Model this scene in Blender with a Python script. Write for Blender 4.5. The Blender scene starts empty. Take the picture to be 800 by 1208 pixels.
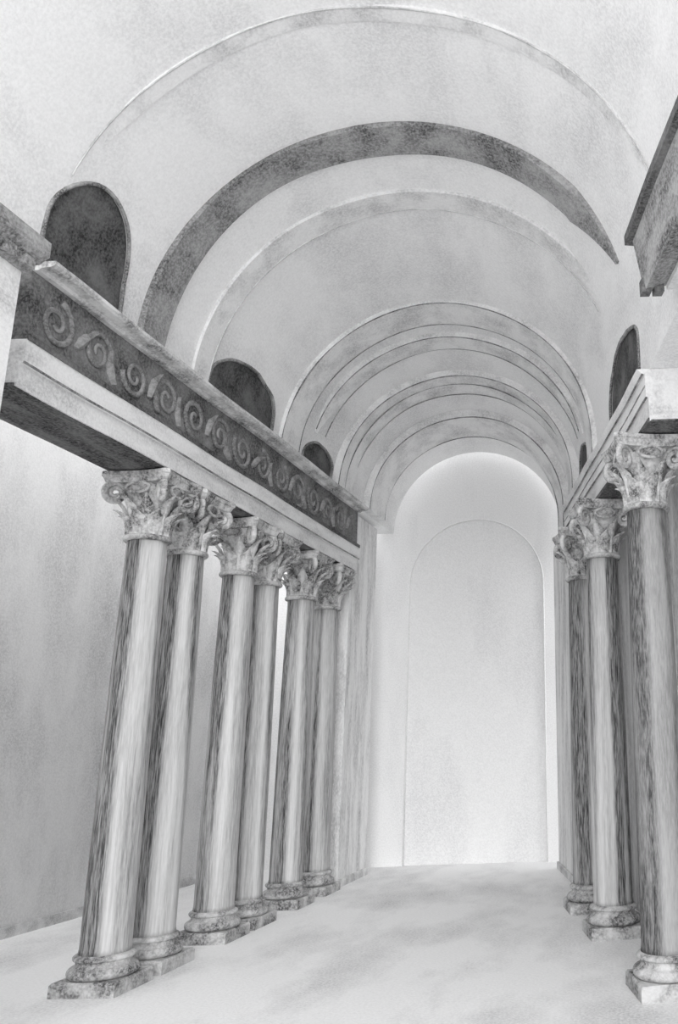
import bpy, bmesh, math, random
from mathutils import Vector, Matrix, noise
random.seed(7)
PI = math.pi
sc = bpy.context.scene
C = sc.collection

# ------------------------------------------------------------------ camera
F_PX, PITCH, CX, EYE, ROLL = 1020.7, 0.256, 700.2, 1.706, -0.031
cam_d = bpy.data.cameras.new('camera')
cam = bpy.data.objects.new('camera', cam_d); C.objects.link(cam)
cam_d.sensor_fit = 'VERTICAL'; cam_d.sensor_height = 36.0
cam_d.lens = F_PX / 1208 * 36.0
cam_d.shift_x = -(CX - 400) / 1208
cam_d.clip_start = 0.05
cr, sr_ = math.cos(ROLL), math.sin(ROLL)
cp, sp = math.cos(PITCH), math.sin(PITCH)
fwd = Vector((0, cp, sp)); up0 = Vector((0, -sp, cp)); rt0 = Vector((1, 0, 0))
rt = Vector((cr, 0, 0)) + up0 * sr_
up = up0 * cr - rt0 * sr_
cam.matrix_world = Matrix(((rt.x, up.x, -fwd.x, 0), (rt.y, up.y, -fwd.y, 0), (rt.z, up.z, -fwd.z, EYE), (0, 0, 0, 1)))
sc.camera = cam

# ------------------------------------------------------------------ sky, sun, exposure
w = bpy.data.worlds.new('sky'); sc.world = w; w.use_nodes = True
w.node_tree.nodes['Background'].inputs[0].default_value = (0.99, 0.99, 1.0, 1)
w.node_tree.nodes['Background'].inputs[1].default_value = 1.0
sun_d = bpy.data.lights.new('sun', 'SUN'); sun_d.energy = 0.85; sun_d.angle = math.radians(30)
sun = bpy.data.objects.new('sun', sun_d); C.objects.link(sun)
sun.rotation_euler = Vector((-0.16, 1.0, -0.34)).to_track_quat('-Z', 'Y').to_euler()
sc.view_settings.view_transform = 'Standard'; sc.view_settings.look = 'None'
sc.view_settings.gamma = 1.0; sc.view_settings.use_curve_mapping = False
sc.view_settings.exposure = 1.03
sc.cycles.max_bounces = 16; sc.cycles.diffuse_bounces = 10

# ------------------------------------------------------------------ materials: paper, graphite, streaks, painted shade
def ramp(nt, fac, stops):
    r = nt.nodes.new('ShaderNodeValToRGB'); e = r.color_ramp.elements
    while len(e) < len(stops): e.new(0.5)
    for k, (p, v) in enumerate(stops):
        e[k].position = p; e[k].color = (v, v, v, 1)
    nt.links.new(fac, r.inputs[0]); return r.outputs[0]

def pencil(name, paper, dark, lo, hi, stroke=(1, 1, 1), scale=1.5, grain=45, grain_amt=0.38, tint=(1.0, 1.0, 1.0),
           rand=False, detail=5, rot=(0, 0, 0), seed=0.0, gstretch=(1, 1, 1), bands=None, tooth=0.11):
    """paper-white ground with graphite patches (noise stretched along the stroke) and paper grain"""
    m = bpy.data.materials.new(name); m.use_nodes = True; nt = m.node_tree
    b = nt.nodes['Principled BSDF']; b.inputs['Roughness'].default_value = 0.9
    b.inputs['Specular IOR Level'].default_value = 0.1
    N, L = nt.nodes.new, nt.links.new
    tc = N('ShaderNodeTexCoord'); mp = N('ShaderNodeMapping')
    mp.inputs['Scale'].default_value = stroke; mp.inputs['Rotation'].default_value = rot
    mp.inputs['Location'].default_value = (seed, seed * 1.7, seed * 0.6)
    L(tc.outputs['Object'], mp.inputs[0]); vec = mp.outputs[0]
    if rand:
        oi = N('ShaderNodeObjectInfo'); ml = N('ShaderNodeMath'); ml.operation = 'MULTIPLY'; ml.inputs[1].default_value = 37
        L(oi.outputs['Random'], ml.inputs[0])
        ad = N('ShaderNodeVectorMath'); ad.operation = 'ADD'; L(vec, ad.inputs[0]); L(ml.outputs[0], ad.inputs[1]); vec = ad.outputs[0]
    n1 = N('ShaderNodeTexNoise'); n1.inputs['Scale'].default_value = scale; n1.inputs['Detail'].default_value = detail
    n1.inputs['Roughness'].default_value = 0.6
    L(vec, n1.inputs['Vector'])
    n2 = N('ShaderNodeTexNoise'); n2.inputs['Scale'].default_value = grain; n2.inputs['Detail'].default_value = 3
    n2.inputs['Roughness'].default_value = 0.7
    mg = N('ShaderNodeMapping'); mg.inputs['Scale'].default_value = gstretch
    L(tc.outputs['Object'], mg.inputs[0]); L(mg.outputs[0], n2.inputs['Vector'])
    patch = ramp(nt, n1.outputs[0], [(lo, 0), (hi, 1)])
    if bands:      # painted shade running up a turned shaft: several bands at uneven angles all round it
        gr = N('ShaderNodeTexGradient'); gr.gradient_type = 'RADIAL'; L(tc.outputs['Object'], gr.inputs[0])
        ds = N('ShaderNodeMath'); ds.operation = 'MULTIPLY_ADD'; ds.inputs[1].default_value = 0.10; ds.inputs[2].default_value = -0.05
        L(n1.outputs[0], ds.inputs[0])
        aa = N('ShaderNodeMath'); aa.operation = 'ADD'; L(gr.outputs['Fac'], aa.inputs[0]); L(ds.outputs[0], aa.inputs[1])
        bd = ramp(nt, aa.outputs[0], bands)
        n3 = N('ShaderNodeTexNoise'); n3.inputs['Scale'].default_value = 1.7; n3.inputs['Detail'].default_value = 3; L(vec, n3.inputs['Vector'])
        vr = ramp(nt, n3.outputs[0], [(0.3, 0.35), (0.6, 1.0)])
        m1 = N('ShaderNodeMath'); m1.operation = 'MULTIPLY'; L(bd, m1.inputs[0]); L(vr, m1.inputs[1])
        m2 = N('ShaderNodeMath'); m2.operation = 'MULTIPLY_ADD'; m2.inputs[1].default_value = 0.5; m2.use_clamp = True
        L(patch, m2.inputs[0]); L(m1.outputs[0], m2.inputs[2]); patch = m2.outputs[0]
    # graphite catches on the tooth of the paper: the grain modulates how much is deposited
    g = ramp(nt, n2.outputs[0], [(0.34, 1 - tooth), (0.64, 1.0)])
    inv = ramp(nt, n2.outputs[0], [(0.38, 1.0), (0.64, 1 - 1.6 * grain_amt if grain_amt < 0.6 else 0.05)])
    mu = N('ShaderNodeMath'); mu.operation = 'MULTIPLY'; L(patch, mu.inputs[0]); L(inv, mu.inputs[1])
    mx = N('ShaderNodeMix'); mx.data_type = 'RGBA'
    mx.inputs['A'].default_value = (paper * tint[0], paper * tint[1], paper * tint[2], 1)
    mx.inputs['B'].default_value = (dark, dark, dark * 1.02, 1)
    L(mu.outputs[0], mx.inputs['Factor']); tm = N('ShaderNodeMix'); tm.data_type = 'RGBA'; tm.blend_type = 'MULTIPLY'; tm.inputs['Factor'].default_value = 1.0
    L(mx.outputs['Result'], tm.inputs['A']); L(g, tm.inputs['B']); L(tm.outputs['Result'], b.inputs['Base Color'])
    bp = N('ShaderNodeBump'); bp.inputs['Strength'].default_value = 0.25; bp.inputs['Distance'].default_value = 0.01
    L(n2.outputs[0], bp.inputs['Height']); L(bp.outputs[0], b.inputs['Normal'])
    return m

M = {}
M['vault'] = pencil('paper_plaster_vault', 0.95, 0.52, 0.44, 0.85, stroke=(1, 0.55, 1), scale=1.1)
M['rib'] = pencil('paper_rib', 0.88, 0.34, 0.42, 0.80, scale=3.0, seed=3)
M['rib_dark'] = pencil('graphite_rib', 0.50, 0.09, 0.28, 0.60, scale=2.6, seed=5)
M['wall'] = pencil('paper_wall', 0.77, 0.34, 0.42, 0.85, stroke=(1, 1, 0.45), scale=1.4, seed=11)
M['wall_grey'] = pencil('hatched_wall', 0.70, 0.16, 0.35, 0.72, stroke=(3, 2, 0.25), scale=2.2, gstretch=(1, 1, 0.35), seed=31)
M['end'] = pencil('paper_end_wall', 0.90, 0.66, 0.50, 0.90, stroke=(1, 1, 0.3), scale=1.2, seed=2)
M['jamb'] = pencil('paper_jamb', 0.86, 0.28, 0.42, 0.78, stroke=(2, 2, 0.35), scale=3.0, gstretch=(1, 1, 0.4), seed=21)
M['floor'] = pencil('paper_floor', 0.92, 0.40, 0.44, 0.85, stroke=(1, 0.5, 1), scale=1.2, rot=(0, 0, 0.5), seed=8)
SHADE_BANDS = [(0.0, 0.35), (0.10, 0.05), (0.17, 0.75), (0.24, 0.05), (0.34, 0.1), (0.39, 1.0), (0.58, 0.95), (0.635, 0.12), (0.74, 0.15), (0.81, 0.6), (0.88, 0.1), (1.0, 0.35)]  # widest band paints the shaft's shaded side; narrower ones go round the back
M['column'] = pencil('streaked_stone', 0.70, 0.055, 0.38, 0.70, stroke=(6, 6, 0.22), scale=1.7, rand=True, grain=90, grain_amt=0.30, detail=7, gstretch=(1, 1, 0.06), bands=SHADE_BANDS)
M['column_grey'] = pencil('grey_streaked_stone', 0.45, 0.06, 0.36, 0.72, stroke=(5, 5, 0.35), scale=1.6, rand=True, grain=80, grain_amt=0.30, detail=6, gstretch=(1, 1, 0.12), bands=SHADE_BANDS)
M['cornice'] = pencil('mottled_cornice', 0.80, 0.10, 0.38, 0.66, stroke=(2, 0.9, 2), scale=3.0, seed=41)
M['capital'] = pencil('carved_stone', 0.74, 0.06, 0.36, 0.62, scale=7.0, rand=True)
M['base'] = pencil('base_stone', 0.66, 0.06, 0.36, 0.62, scale=5.0, rand=True)
M['light'] = pencil('pale_band', 0.88, 0.35, 0.45, 0.82, stroke=(2, 0.5, 2), scale=2.5, seed=4)
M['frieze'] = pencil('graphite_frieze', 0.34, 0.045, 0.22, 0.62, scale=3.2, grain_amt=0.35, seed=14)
M['scroll'] = pencil('graphite_scroll', 0.40, 0.05, 0.28, 0.60, scale=3.5, seed=6)
M['soffit'] = pencil('graphite_soffit', 0.26, 0.035, 0.22, 0.58, stroke=(3, 0.6, 1), scale=2.5, seed=17)  # dark tone for the painted underside shade and the dark fillets
M['beam'] = pencil('graphite_beam', 0.50, 0.06, 0.30, 0.64, stroke=(3, 0.6, 3), scale=2.5, seed=19)
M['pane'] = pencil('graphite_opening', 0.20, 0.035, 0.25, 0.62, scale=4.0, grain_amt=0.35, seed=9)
M['line'] = pencil('graphite_line', 0.55, 0.06, 0.30, 0.55, scale=5.0, grain=80)
M['faint'] = pencil('faint_graphite_line', 0.80, 0.25, 0.35, 0.70, scale=5.0, grain=80)

# ------------------------------------------------------------------ mesh helpers
def mesh(name, verts, faces, mat, parent=None, smooth=False):
    me = bpy.data.meshes.new(name); me.from_pydata([tuple(v) for v in verts], [], faces)
    bm = bmesh.new(); bm.from_mesh(me); bmesh.ops.recalc_face_normals(bm, faces=bm.faces); bm.to_mesh(me); bm.free()
    me.materials.append(M[mat] if isinstance(mat, str) else mat)
    if smooth:
        for p in me.polygons: p.use_smooth = True
    o = bpy.data.objects.new(name, me); C.objects.link(o)
    if parent: o.parent = parent
    return o

def empty(name, loc=(0, 0, 0)):
    o = bpy.data.objects.new(name, None); C.objects.link(o); o.location = loc; o.empty_display_size = 0.1; return o

def tag(o, label, cat=None, group=None, kind=None):
    o['label'] = label
    if cat: o['category'] = cat; o['kind'] = 'thing'
    if group: o['group'] = group
    if kind: o['kind'] = kind
    return o

def wob(p, amp, s=1.3, k=0.0):
    """unsteady hand: a small smooth displacement of a point"""
    if not amp: return Vector(p)
    q = Vector(p) * s + Vector((k, k * 2, k * 3))
    return Vector(p) + amp * Vector((noise.noise(q), 0.3 * noise.noise(q + Vector((9, 1, 4))), noise.noise(q + Vector((3, 7, 5)))))

def loft(rings, closed_ring=True, cap=True):
    n = len(rings[0]); v = [p for r in rings for p in r]; f = []
    for i in range(len(rings) - 1):
        for j in range(n if closed_ring else n - 1):
            a, b = i * n + j, i * n + (j + 1) % n
            f.append((a, b, b + n, a + n))
    if cap and closed_ring:
        f.append(tuple(range(n))); f.append(tuple(range((len(rings) - 1) * n, len(rings) * n)))
    return v, f

# plan lines of the two colonnades (x as a function of y); o = offset towards the nave
LX, LS, RX, RS = -4.262, 0.065, 1.667, -0.188
PL = lambda o, y, z: Vector((LX + LS * y + o, y, z))
PR = lambda o, y, z: Vector((RX + RS * y - o, y, z))
# vault springing lines
ZS = 4.9
SL = lambda y: -4.2 + 0.08 * y
SR = lambda y: 1.33 - 0.14 * y
def vparts(y): return (SR(y) + SL(y)) / 2, (SR(y) - SL(y)) / 2
def VP(y, t, inset=0.0):
    m, a = vparts(y); a -= inset
    return Vector((m - a * math.cos(t), y, ZS + a * math.sin(t)))
def VS(side, y, z, inset=0.0):
    m, a = vparts(y); a -= inset
    d = a if z <= ZS else math.sqrt(max(0.0001, a * a - (z - ZS) ** 2))
    return Vector((m + side * d, y, z))

def extr(name, P, profile, y0, y1, mat, parent=None, n=24, amp=0.012, k=0.0):
    rings = []
    for i in range(n + 1):
        y = y0 + (y1 - y0) * i / n
        rings.append([wob(P(o, y, z), amp, 1.1, k) for o, z in profile])
    return mesh(name, *loft(rings), mat, parent)

def tube(name, pts, r, mat, parent=None, seg=6, taper=None):
    rings = []
    for i, p in enumerate(pts):
        a, b = pts[max(0, i - 1)], pts[min(len(pts) - 1, i + 1)]
        t = (b - a).normalized(); u = t.orthogonal().normalized() if i == 0 else (u0 - t * u0.dot(t)).normalized()
        u0 = u; v = t.cross(u); rr = r * (taper(i / (len(pts) - 1)) if taper else 1)
        rings.append([p + rr * (u * math.cos(2 * PI * j / seg) + v * math.sin(2 * PI * j / seg)) for j in range(seg)])
    return mesh(name, *loft(rings), mat, parent, smooth=True)

def lathe(name, prof, mat, parent=None, seg=36, smooth=True, loc=None):
    rings = [[Vector((r * math.cos(2 * PI * j / seg), r * math.sin(2 * PI * j / seg), z)) for j in range(seg)] for r, z in prof]
    o = mesh(name, *loft(rings), mat, parent, smooth)
    if loc: o.location = loc
    return o

def box(name, x0, x1, y0, y1, z0, z1, mat, parent=None):
    v = [(x, y, z) for z in (z0, z1) for y in (y0, y1) for x in (x0, x1)]
    f = [(0, 1, 3, 2), (4, 5, 7, 6), (0, 1, 5, 4), (2, 3, 7, 6), (0, 2, 6, 4), (1, 3, 7, 5)]
    return mesh(name, v, f, mat, parent)

def cut(o, cutters):
    for c in cutters:
        md = o.modifiers.new('cut', 'BOOLEAN'); md.object = c; md.operation = 'DIFFERENCE'; md.solver = 'EXACT'
    dg = bpy.context.evaluated_depsgraph_get()
    me = bpy.data.meshes.new_from_object(o.evaluated_get(dg)); o.modifiers.clear()
    o.data = me
    for c in cutters: bpy.data.objects.remove(c)

# ------------------------------------------------------------------ setting: floor, walls, vault
o = box('floor', -8.5, 4.5, -2.0, 14.2, -0.2, 0.0, 'floor'); tag(o, 'pale smudged stone floor of the nave and aisle', kind='structure')

WL = lambda y: -7.0 + 0.125 * y
rings = []
for y in (0.5, 5, 10, 13.6):
    rings.append([Vector((WL(y), y, 0)), Vector((WL(y), y, 6.0)), Vector((WL(y) - 0.3, y, 6.0)), Vector((WL(y) - 0.3, y, 0))])
o = mesh('wall_left', *loft(rings), 'wall'); tag(o, 'pale smudged side wall of the aisle behind the left columns', kind='structure')
rings = [[p + Vector((0.03, 0, 0)) if j < 2 else p for j, p in enumerate([Vector((WL(y), y, 0)), Vector((WL(y), y, 0.10)), Vector((WL(y) - .02, y, 0.10)), Vector((WL(y) - .02, y, 0))])] for y in (0.5, 5, 10, 13.5)]
o = mesh('baseboard_left', *loft(rings), 'faint'); tag(o, 'low grey skirting along the foot of the aisle wall', kind='structure')

rings = [[PR(-0.45, y, 0), PR(-0.45, y, 4.6), PR(-0.85, y, 4.6), PR(-0.85, y, 0)] for y in (0.5, 5, 10.35)]
o = mesh('wall_right', *loft(rings), 'wall_grey'); tag(o, 'pale side wall close behind the right columns', kind='structure')

rings = [[PR(-0.10, y, 0), PR(-0.10, y, 4.42), PR(-0.9, y, 4.42), PR(-0.9, y, 0)] for y in (10.36, 11.5, 12.7)]  # stops short of the end wall: side opening added to light it
o = mesh('wall_nave_right', *loft(rings), 'jamb'); tag(o, 'plain jamb wall closing the right colonnade at the far end', kind='structure')
rings = [[PL(0.16, y, 0), PL(0.16, y, 4.86), PL(-0.4, y, 4.86), PL(-0.4, y, 0)] for y in (11.62, 12.0, 12.7)]  # same added gap on this side, letting sky onto the end wall
o = mesh('wall_nave_left', *loft(rings), 'jamb'); tag(o, 'plain jamb wall closing the left colonnade at the far end', kind='structure')

for nm, P, o_, ya, yb, lab in (('baseboard_nave_left', PL, .17, 11.62, 12.7, 'left'), ('baseboard_nave_right', PR, -.09, 10.36, 12.7, 'right')):
    rings = [[P(o_ - .01, y, 0), P(o_ + .02, y, 0), P(o_ + .02, y, .09), P(o_ - .01, y, .09)] for y in (ya, (ya + yb) / 2, yb)]
    o = mesh(nm, *loft(rings), 'faint'); tag(o, 'low grey skirting at the foot of the %s jamb wall' % lab, kind='structure')

# end wall with a tall shallow blind arch
YE = 13.4
wall_end = box('wall_end', -6.2, 1.6, YE, YE + 0.4, 0, 7.8, 'end')
tag(wall_end, 'bright pale end wall with a faint tall blind arch', kind='structure')
def arch_outline(x0, x1, z0, zt, n=24):
    r = (x1 - x0) / 2; m = (x0 + x1) / 2; zsp = zt - r
    return [(x0, z0)] + [(m - r * math.cos(PI * i / n), zsp + r * math.sin(PI * i / n)) for i in range(n + 1)] + [(x1, z0)]
ao = arch_outline(-2.92, -0.82, -0.1, 5.15)
ct = mesh('cutter', *loft([[Vector((x, YE - 0.1, z)) for x, z in ao], [Vector((x, YE + 0.06, z)) for x, z in ao]]), 'end')
cut(wall_end, [ct])
tube('arch_moulding', [Vector((x, YE - .004, max(z, 0.0))) for x, z in ao], 0.012, 'end', wall_end)

# vault shell
NA = 56
rings = []
ys = [1.0 + (13.2 - 1.0) * i / 60 for i in range(61)]  # vault ends early: sky slot added to brighten the end wall's top
for y in ys:
    inner = [VP(y, PI * j / NA) for j in range(NA + 1)]
    outer = [VP(y, PI * j / NA, -0.32) for j in range(NA + 1)]
    a = VP(y, 0); a.z = 4.91; b = VP(y, PI); b.z = 4.44
    a2 = VP(y, 0, -0.32); a2.z = 4.91; b2 = VP(y, PI, -0.32); b2.z = 4.44
    rings.append([a] + inner[1:] + [b, b2] + outer[:0:-1] + [a2])
vault = mesh('ceiling', *loft(rings), 'vault'); tag(vault, 'pale smudged barrel vault over the nave', kind='structure')

# dark arched openings in the flanks of the vault: side, y0, y1, z0, z1, skew
WIN = [(-1, 5.30, 6.20, 4.92, 5.78, -0.10, 'tall dark arched opening above the left entablature, nearest and largest'),
       (-1, 7.50, 8.85, 4.92, 5.47, 0.10, 'rounded dark opening above the middle of the left entablature'),
       (-1, 9.66, 10.56, 4.92, 5.31, 0.05, 'small dark opening above the far end of the left entablature'),
       (1, 6.50, 8.05, 4.60, 5.18, 0.0, 'dark round-topped opening above the right entablature, the nearer and larger'),
       (1, 9.66, 10.58, 4.56, 5.19, 0.0, 'narrow dark opening above the right entablature beyond the larger one'),
       (1, 11.25, 12.10, 4.56, 4.99, 0.0, 'smallest dark opening at the far right end of the vault')]
cutters, outlines = [], []
for s, y0, y1, z0, z1, sk, lab in WIN:
    n = 20; ol = [(y0, z0)]; zm = z0 + (z1 - z0) * 0.45; ry = (y1 - y0) / 2; my = (y0 + y1) / 2
    ol += [(my - ry * math.cos(PI * i / n), zm + (z1 - zm) * math.sin(PI * i / n)) for i in range(n + 1)] + [(y1, z0)]
    ol = [(y + sk * (z - z0) + 0.03 * noise.noise(Vector((y * 3, z * 3, s))), z + (0.02 * noise.noise(Vector((y * 4, z * 3, s + 5))) if z > z0 + .01 else 0)) for y, z in ol]
    outlines.append(ol)
    xi = VS(s, my, ZS).x
    xa, xb = xi - s * 0.9, xi + s * 0.9
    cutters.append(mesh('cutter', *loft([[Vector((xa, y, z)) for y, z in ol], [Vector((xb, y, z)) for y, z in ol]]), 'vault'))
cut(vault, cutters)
for p in vault.data.polygons: p.use_smooth = False
for k, ((s, y0, y1, z0, z1, sk, lab), ol) in enumerate(zip(WIN, outlines)):
    e = empty('window_%d' % (k + 1), VS(s, (y0 + y1) / 2, z0)); tag(e, lab, kind='structure')
    cy = sum(p[0] for p in ol) / len(ol); cz = (z0 + z1) / 2
    rings = []
    for q in (0.02, 0.35, 0.7, 1.04):
        rings.append([VS(s, cy + (y - cy) * q, cz + (z - cz) * q, -0.015) - e.location for y, z in ol])
    n = len(ol); back = [[p + Vector((s * 0.05, 0, 0)) for p in rings[-1]], [p + Vector((s * 0.05, 0, 0)) for p in rings[0]]]
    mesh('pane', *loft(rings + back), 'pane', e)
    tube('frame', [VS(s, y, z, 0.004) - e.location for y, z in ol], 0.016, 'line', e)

# ------------------------------------------------------------------ transverse ribs of the vault
def rib(name, y0, y1, proud, mat, label, lines=(), zl=4.915, zr=4.86, amp=0.02, lr=0.009, lm='line', t0=None, t1=None):
    e = empty(name, VP((y0 + y1) / 2, 0)); tag(e, label, 'vault rib', 'transverse ribs of the barrel vault')
    def path(y, inset, k):
        a, b = t0 or 0.0, t1 or PI
        pts = [VP(y, a + (b - a) * j / 72, inset) for j in range(73)]
        if t0 is None: pts = [VS(-1, y, zl, inset)] + pts[1:]
        if t1 is None: pts = pts + [VS(1, y, zr, inset)]
        return [wob(p, amp, 0.9, k) - e.location for p in pts]
    A, B, Cc, D = path(y0, -0.03, 1), path(y0, proud, 1), path(y1, proud, 1), path(y1, -0.03, 1)
    n = len(A)
    for i in range(n):        # a rib that stops short dies away into the vault
        f = 1.0
        if t0 is not None: f = min(f, 0.12 + i / (0.14 * n))
        if t1 is not None: f = min(f, 0.12 + (n - 1 - i) / (0.14 * n))
        if f < 1.0:
            m0 = (A[i] + D[i]) / 2
            for Q in (A, D): Q[i] = m0 + (Q[i] - m0) * f
            for Q, R0 in ((B, A), (Cc, D)):
                Q[i] = R0[i] + ((Q[i] - m0) - ((Q[i] - m0).dot(Vector((0, 1, 0)))) * Vector((0, 1, 0))) * (0.4 + 0.6 * f)
    mesh('band', *loft([[A[i], B[i], Cc[i], D[i]] for i in range(len(A))]), mat, e)
    for j, (yy, inset) in enumerate(lines):
        tube('edge_bead', path(yy, inset, 1 + 0.3 * j), lr, lm, e, seg=5, taper=lambda t, j=j: 0.75 + 0.5 * noise.noise(Vector((t * 9, j, yy))))
    return e
rib('vault_rib', 5.30, 5.42, 0.02, 'rib', 'thin faint rib of the vault nearest the viewer', [(5.30, .022)], lm='faint', t0=0.36, t1=PI - 0.16)
rib('vault_rib', 6.42, 6.74, 0.05, 'rib_dark', 'broad dark graphite rib crossing the vault, second from the viewer', amp=0.04, t1=PI - 0.36)
rib('vault_rib', 7.25, 7.50, 0.03, 'rib', 'pale faint rib just behind the dark one', [(7.50, .032)], lm='faint', t1=PI - 0.40)
rib('vault_rib', 9.05, 9.48, 0.05, 'rib', 'grey double-lined rib in the middle of the vault', [(9.05, .052), (9.48, .052)], zr=4.45)
rib('vault_rib', 9.72, 10.0, 0.07, 'rib', 'narrow grey rib directly behind the double-lined one', [(9.72, .072), (10.0, .072)], t0=0.30, t1=PI - 0.22)
rib('vault_rib', 10.62, 11.1, 0.09, 'rib', 'grey rib over the last bay of the vault', [(10.62, .092), (10.84, .092), (11.1, .092)], zr=4.45)
rib('vault_rib', 11.75, 12.40, 0.11, 'rib', 'last and smallest rib framing the bright end wall', [(11.75, .112), (12.40, .112)], zr=4.45)

# ------------------------------------------------------------------ entablatures
en = empty('entablature', PL(0, 5.14, 4.0)); tag(en, 'long left entablature with dark carved frieze and pale architrave on six columns', 'entablature')
def ext_child(name, P, prof, y0, y1, mat, e, **kw):
    ob = extr(name, P, prof, y0, y1, mat, None, **kw)
    ob.parent = e; ob.matrix_parent_inverse = Matrix.Translation(-e.location); return ob
Y0, Y1 = 5.14, 11.6
ext_child('architrave', PL, [(-.25, 4.012), (.25, 4.012), (.25, 4.17), (.275, 4.18), (.275, 4.34), (-.25, 4.34)], Y0, Y1, 'light', en)
ext_child('soffit_panel', PL, [(-.26, 4.006), (.235, 4.006), (.235, 4.03), (-.26, 4.03)], Y0 - .01, Y1, 'soffit', en)  # thin dark strip painting shade under the architrave
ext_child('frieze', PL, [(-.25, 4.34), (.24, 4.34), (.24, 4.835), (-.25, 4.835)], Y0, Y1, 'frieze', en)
ext_child('fillet', PL, [(.2, 4.335), (.285, 4.335), (.285, 4.375), (.2, 4.375)], Y0, Y1, 'soffit', en)
ext_child('cornice', PL, [(-.25, 4.835), (.28, 4.835), (.30, 4.85), (.37, 4.86), (.39, 4.875), (.39, 4.90), (-.25, 4.90)], Y0, Y1, 'cornice', en)
ext_child('fascia_line', PL, [(.27, 4.172), (.281, 4.172), (.281, 4.184), (.27, 4.184)], Y0, Y1, 'line', en)
# running scrolls carved on the frieze
def spiral(turns, r0, r1, n=30):
    return [Vector((0, (r0 + (r1 - r0) * i / n) * math.cos(turns * 2 * PI * i / n), (r0 + (r1 - r0) * i / n) * math.sin(turns * 2 * PI * i / n))) for i in range(n + 1)]
sm = tube('scroll', spiral(1.6, 0.19, 0.03), 0.026, 'scroll', seg=6, taper=lambda t: 1.1 - 0.5 * t)
sdata = sm.data; bpy.data.objects.remove(sm)
def leafmesh(name, L, W, curl, mat, n=6):
    rings = []
    for i in range(n + 1):
        t = i / n; wd = W * (math.sin(PI * (0.12 + 0.88 * t) ** 0.8) + 0.12) * (1 - 0.15 * (i % 2)); z = L * t - curl * 0.35 * t ** 4; x = 0.03 * t + curl * t ** 3
        th = 0.02 * (1 - 0.6 * t)
        rings.append([Vector((x - 0.02, -wd, z)), Vector((x + th, -wd * .4, z)), Vector((x + th * 1.6, 0, z)), Vector((x + th, wd * .4, z)), Vector((x - 0.02, wd, z)), Vector((x - th, 0, z))])
    return mesh(name, *loft(rings), mat)
lf = leafmesh('frieze_leaf', 0.26, 0.05, 0.02, 'scroll'); fleaf = lf.data; bpy.data.objects.remove(lf)
y = Y0 + 0.28; i = 0
while y < Y1 - 0.2:
    ob = bpy.data.objects.new('scroll', sdata); C.objects.link(ob); ob.parent = en
    ob.location = PL(.245, y, 4.585) - en.location
    q = random.uniform(.85, 1.15); ob.scale = (.7, q if i % 2 else -q, q if i % 4 < 2 else -q)
    ob.rotation_euler = (random.uniform(-2.5, 2.5), 0, math.atan(-LS))
    ob = bpy.data.objects.new('frieze_leaf', fleaf); C.objects.link(ob); ob.parent = en
    ob.location = PL(.235, y + .22, 4.42 if i % 2 else 4.50) - en.location
    ob.rotation_euler = (random.uniform(.3, .9) * (1 if i % 2 else -1), 0, math.atan(-LS))
    y += 0.46; i += 1

er = empty('entablature', PR(0, 6.15, 4.0)); tag(er, 'short right entablature, a pale beam with dark lower edge on three columns', 'entablature')
YR0, YR1 = 6.15, 10.34
ext_child('architrave', PR, [(-.3, 4.012), (.06, 4.012), (.06, 4.20), (.08, 4.21), (.08, 4.40), (-.3, 4.40)], YR0, YR1, 'light', er)
ext_child('soffit_panel', PR, [(-.31, 4.006), (.05, 4.006), (.05, 4.02), (-.31, 4.02)], YR0 - .01, YR1, 'soffit', er)  # painted underside shade of the right beam
ext_child('cornice', PR, [(-.3, 4.40), (.10, 4.40), (.14, 4.44), (-.3, 4.44)], YR0, YR1, 'light', er)
ext_child('lower_edge', PR, [(.03, 4.004), (.07, 4.004), (.07, 4.04), (.03, 4.04)], YR0, YR1, 'soffit', er)
for zz, oo in ((4.205, .08), (4.30, .082), (4.40, .10)):
    ext_child('fascia_line', PR, [(oo - .01, zz - .005), (oo + .004, zz - .005), (oo + .004, zz + .005), (oo - .01, zz + .005)], YR0, YR1, 'line', er)

# near cornices that break off before the colonnades
cl = empty('cornice_beam', PL(.4, 2.5, 4.7)); tag(cl, 'grey moulded cornice on the near pier at the left edge', 'cornice')
ext_child('slab', PL, [(.44, 4.70), (.50, 4.70), (.56, 4.75), (.56, 4.85), (.44, 4.85)], 2.5, 4.86, 'beam', cl)
ext_child('bed_moulding', PL, [(.44, 4.62), (.47, 4.62), (.50, 4.70), (.44, 4.70)], 2.5, 4.82, 'beam', cl)
for j in range(3):
    ext_child('dentil', PL, [(.47, 4.63), (.52, 4.63), (.52, 4.70), (.47, 4.70)], 4.40 + .16 * j, 4.48 + .16 * j, 'beam', cl, n=1, amp=0)
cr_ = empty('cornice_beam', PR(.4, 2.5, 4.5)); tag(cr_, 'dark slanting cornice beam breaking off at the upper right edge', 'cornice')
ext_child('slab', PR, [(.22, 4.50), (.36, 4.46), (.42, 4.84), (.42, 4.89), (.22, 4.89)], 2.5, 5.0, 'beam', cr_)
ext_child('upper_fillet', PR, [(.38, 4.82), (.46, 4.83), (.46, 4.895), (.38, 4.895)], 2.5, 5.05, 'soffit', cr_)
for j in range(2):
    ext_child('end_bead', PR, [(.24 + .08 * j, 4.44), (.30 + .08 * j, 4.44), (.30 + .08 * j, 4.54), (.24 + .08 * j, 4.54)], 4.96, 5.03, 'soffit', cr_, n=1, amp=0)

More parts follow.
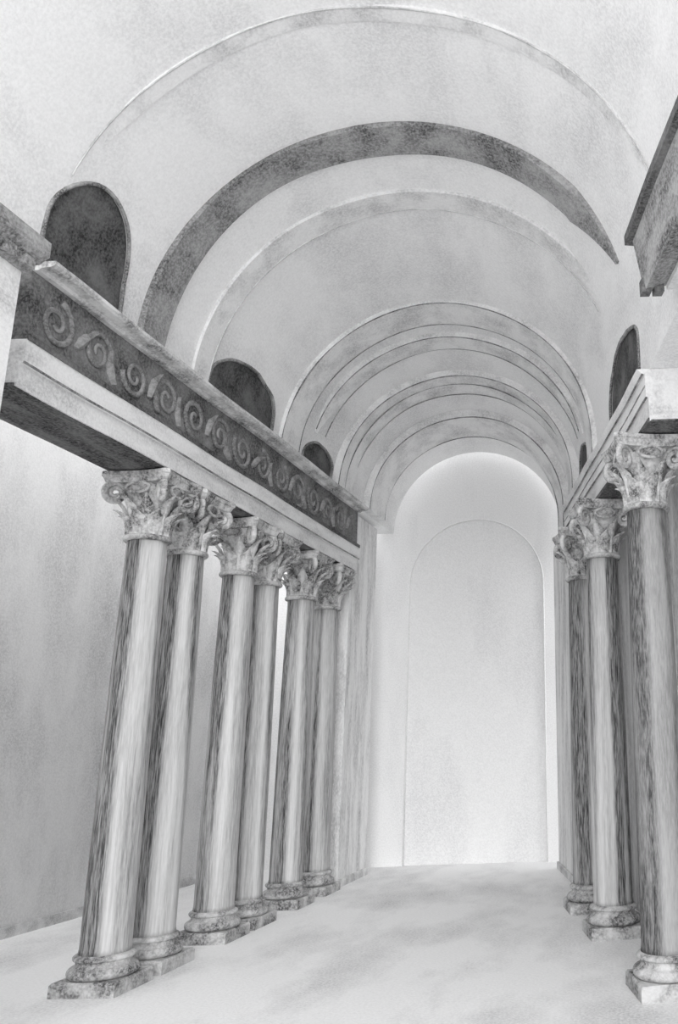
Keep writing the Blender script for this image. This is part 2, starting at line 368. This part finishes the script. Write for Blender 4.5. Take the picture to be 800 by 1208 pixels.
# near piers carrying them
o = extr('wall_pier_left', PL, [(-1.2, 0), (.44, 0), (.44, 4.86), (-1.2, 4.86)], 2.5, 4.80, 'light', amp=0)
tag(o, 'pale near pier at the left edge below its cornice', kind='structure')
o = extr('wall_lintel_right', PR, [(-.8, 4.46), (.22, 4.46), (.22, 4.86), (-.8, 4.86)], 1.0, 4.98, 'wall', amp=0)
tag(o, 'pale lintel wall behind the near right cornice beam', kind='structure')

# ------------------------------------------------------------------ columns
HC = 4.0
leaf_o = leafmesh('leaf', 0.24, 0.075, 0.10, 'capital'); leaf_lo = leaf_o.data; bpy.data.objects.remove(leaf_o)
leaf_o = leafmesh('leaf', 0.36, 0.07, 0.12, 'capital'); leaf_hi = leaf_o.data; bpy.data.objects.remove(leaf_o)
def vol():
    pts = []
    n = 34
    for i in range(n + 1):
        t = i / n; r = 0.095 * (1 - 0.86 * t); a = PI * 0.55 - t * 2 * PI * 1.75
        pts.append(Vector((r * math.cos(a), 0.0, r * math.sin(a))))
    return pts
v_o = tube('volute', [Vector((-0.20, 0, -0.12)), Vector((-0.11, 0, 0.02))] + vol(), 0.027, 'capital', seg=7, taper=lambda t: 1.15 - 0.6 * t); vol_me = v_o.data; bpy.data.objects.remove(v_o)
e_o = tube('stalk', [Vector((0, .10 * math.cos(a), .045 * math.sin(a))) for a in [2 * PI * i / 20 for i in range(21)]], 0.014, 'capital', seg=6); ring_me = e_o.data; bpy.data.objects.remove(e_o)

def abacus_mesh():
    out = []
    h, dip = 0.31, 0.05
    for q in range(4):
        c, s = math.cos(q * PI / 2), math.sin(q * PI / 2)
        for i in range(7):
            t = -0.86 + 1.72 * i / 6
            x, yv = h - dip * (1 - t * t), t * h
            out.append((x * c - yv * s, x * s + yv * c))
    lv = [(0.0, .90), (0.05, .97), (0.055, 1.0), (0.09, 1.0)]
    return loft([[Vector((x * k, yv * k, z)) for x, yv in out] for z, k in lv])

def column(x, y, rot, label, group, r=0.178, plinth=0.25, stone='column'):
    e = empty('column', (x, y, 0)); tag(e, label, 'column', group)
    pr = math.atan(-LS) if group.startswith('left') else math.atan(-RS)
    pl = plinth
    lv = [(pl, 0), (pl, .085), (pl - .012, .10)]
    ob = mesh('plinth', *loft([[Vector((k * a, k * b, z)) for a, b in ((-1, -1), (1, -1), (1, 1), (-1, 1))] for k, z in lv]), 'base', e); ob.rotation_euler.z = pr
    prof = [(0.10, .10)] + [(r + .03 + .038 * math.cos(a), .138 + .038 * math.sin(a)) for a in [(-PI / 2 + PI * i / 8) for i in range(9)]]
    prof += [(r + .022, .182), (r + .012, .20), (r + .022, .215)] + [(r + .018 + .02 * math.cos(a), .236 + .02 * math.sin(a)) for a in [(-PI / 2 + PI * i / 6) for i in range(7)]] + [(r + .006, .262), (0.05, .262)]
    ob = lathe('base_moulding', prof, 'base', e)
    prof = [(0.05, .26), (r + .006, .262), (r, .30)] + [(r * (1 - .13 * (t ** 1.8)), .30 + 3.13 * t) for t in [i / 16 for i in range(1, 17)]] + [(0.05, 3.44)]
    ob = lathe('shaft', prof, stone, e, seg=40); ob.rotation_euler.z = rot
    rt_ = r * 0.87
    cpt = lathe('capital', [(0.05, 3.47), (rt_ - .01, 3.47), (rt_ - .005, 3.62), (rt_ + .02, 3.78), (rt_ + .075, 3.90), (rt_ + .08, 3.915), (0.05, 3.915)], 'capital', e)
    ob = lathe('astragal', [(0.05, 3.425)] + [(rt_ + .012 + .024 * math.cos(a), 3.45 + .024 * math.sin(a)) for a in [(-PI / 2 + PI * i / 6) for i in range(7)]] + [(0.05, 3.475)], 'base', cpt)
    for q in range(8):
        for me, off, zz, rr in ((leaf_lo, 0, 3.47, rt_ - .005), (leaf_hi, PI / 8, 3.475, rt_ - .012)):
            a = q * PI / 4 + off + pr
            ob = bpy.data.objects.new('leaf', me); C.objects.link(ob); ob.parent = cpt
            ob.location = (rr * math.cos(a), rr * math.sin(a), zz); ob.rotation_euler.z = a
    for q in range(4):
        a = PI / 4 + q * PI / 2 + pr
        ob = bpy.data.objects.new('volute', vol_me); C.objects.link(ob); ob.parent = cpt
        ob.location = ((rt_ + .13) * math.cos(a), (rt_ + .13) * math.sin(a), 3.82); ob.rotation_euler.z = a
        a = q * PI / 2 + pr
        ob = bpy.data.objects.new('egg_moulding', ring_me); C.objects.link(ob); ob.parent = cpt
        ob.location = ((rt_ + .07) * math.cos(a), (rt_ + .07) * math.sin(a), 3.86); ob.rotation_euler.z = a
    ob = mesh('abacus', *abacus_mesh(), 'capital', cpt); ob.location.z = 3.902; ob.rotation_euler.z = pr
    return e
GL, GR = 'left colonnade columns', 'right colonnade columns'
LAB = ['streaked left column nearest the viewer, standing first in its row', 'left column second from the viewer, paired close with the first',
       'left column third from the viewer, front one of the middle pair', 'left column fourth from the viewer, rear one of the middle pair',
       'slender-looking left column fifth from the viewer', 'left column farthest from the viewer, beside the end jamb']
for yy, rot, lab in zip((7.15, 7.77, 8.80, 9.40, 10.42, 11.24), [math.radians(a) for a in (240, 244, 240, 236, 242, 236)], LAB):  # rot turns the painted shade band to the left side as viewed
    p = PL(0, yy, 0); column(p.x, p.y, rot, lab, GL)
LAB = ['big grey right column nearest the viewer, cut by the picture edge', 'right column second from the viewer with dark right side', 'right column farthest from the viewer, mostly hidden by the second']
for yy, rot, lab in zip((6.64, 8.49, 9.67), [math.radians(a) for a in (215, 332, 240)], LAB):  # rot sets which side of each shaft shows the painted shade band
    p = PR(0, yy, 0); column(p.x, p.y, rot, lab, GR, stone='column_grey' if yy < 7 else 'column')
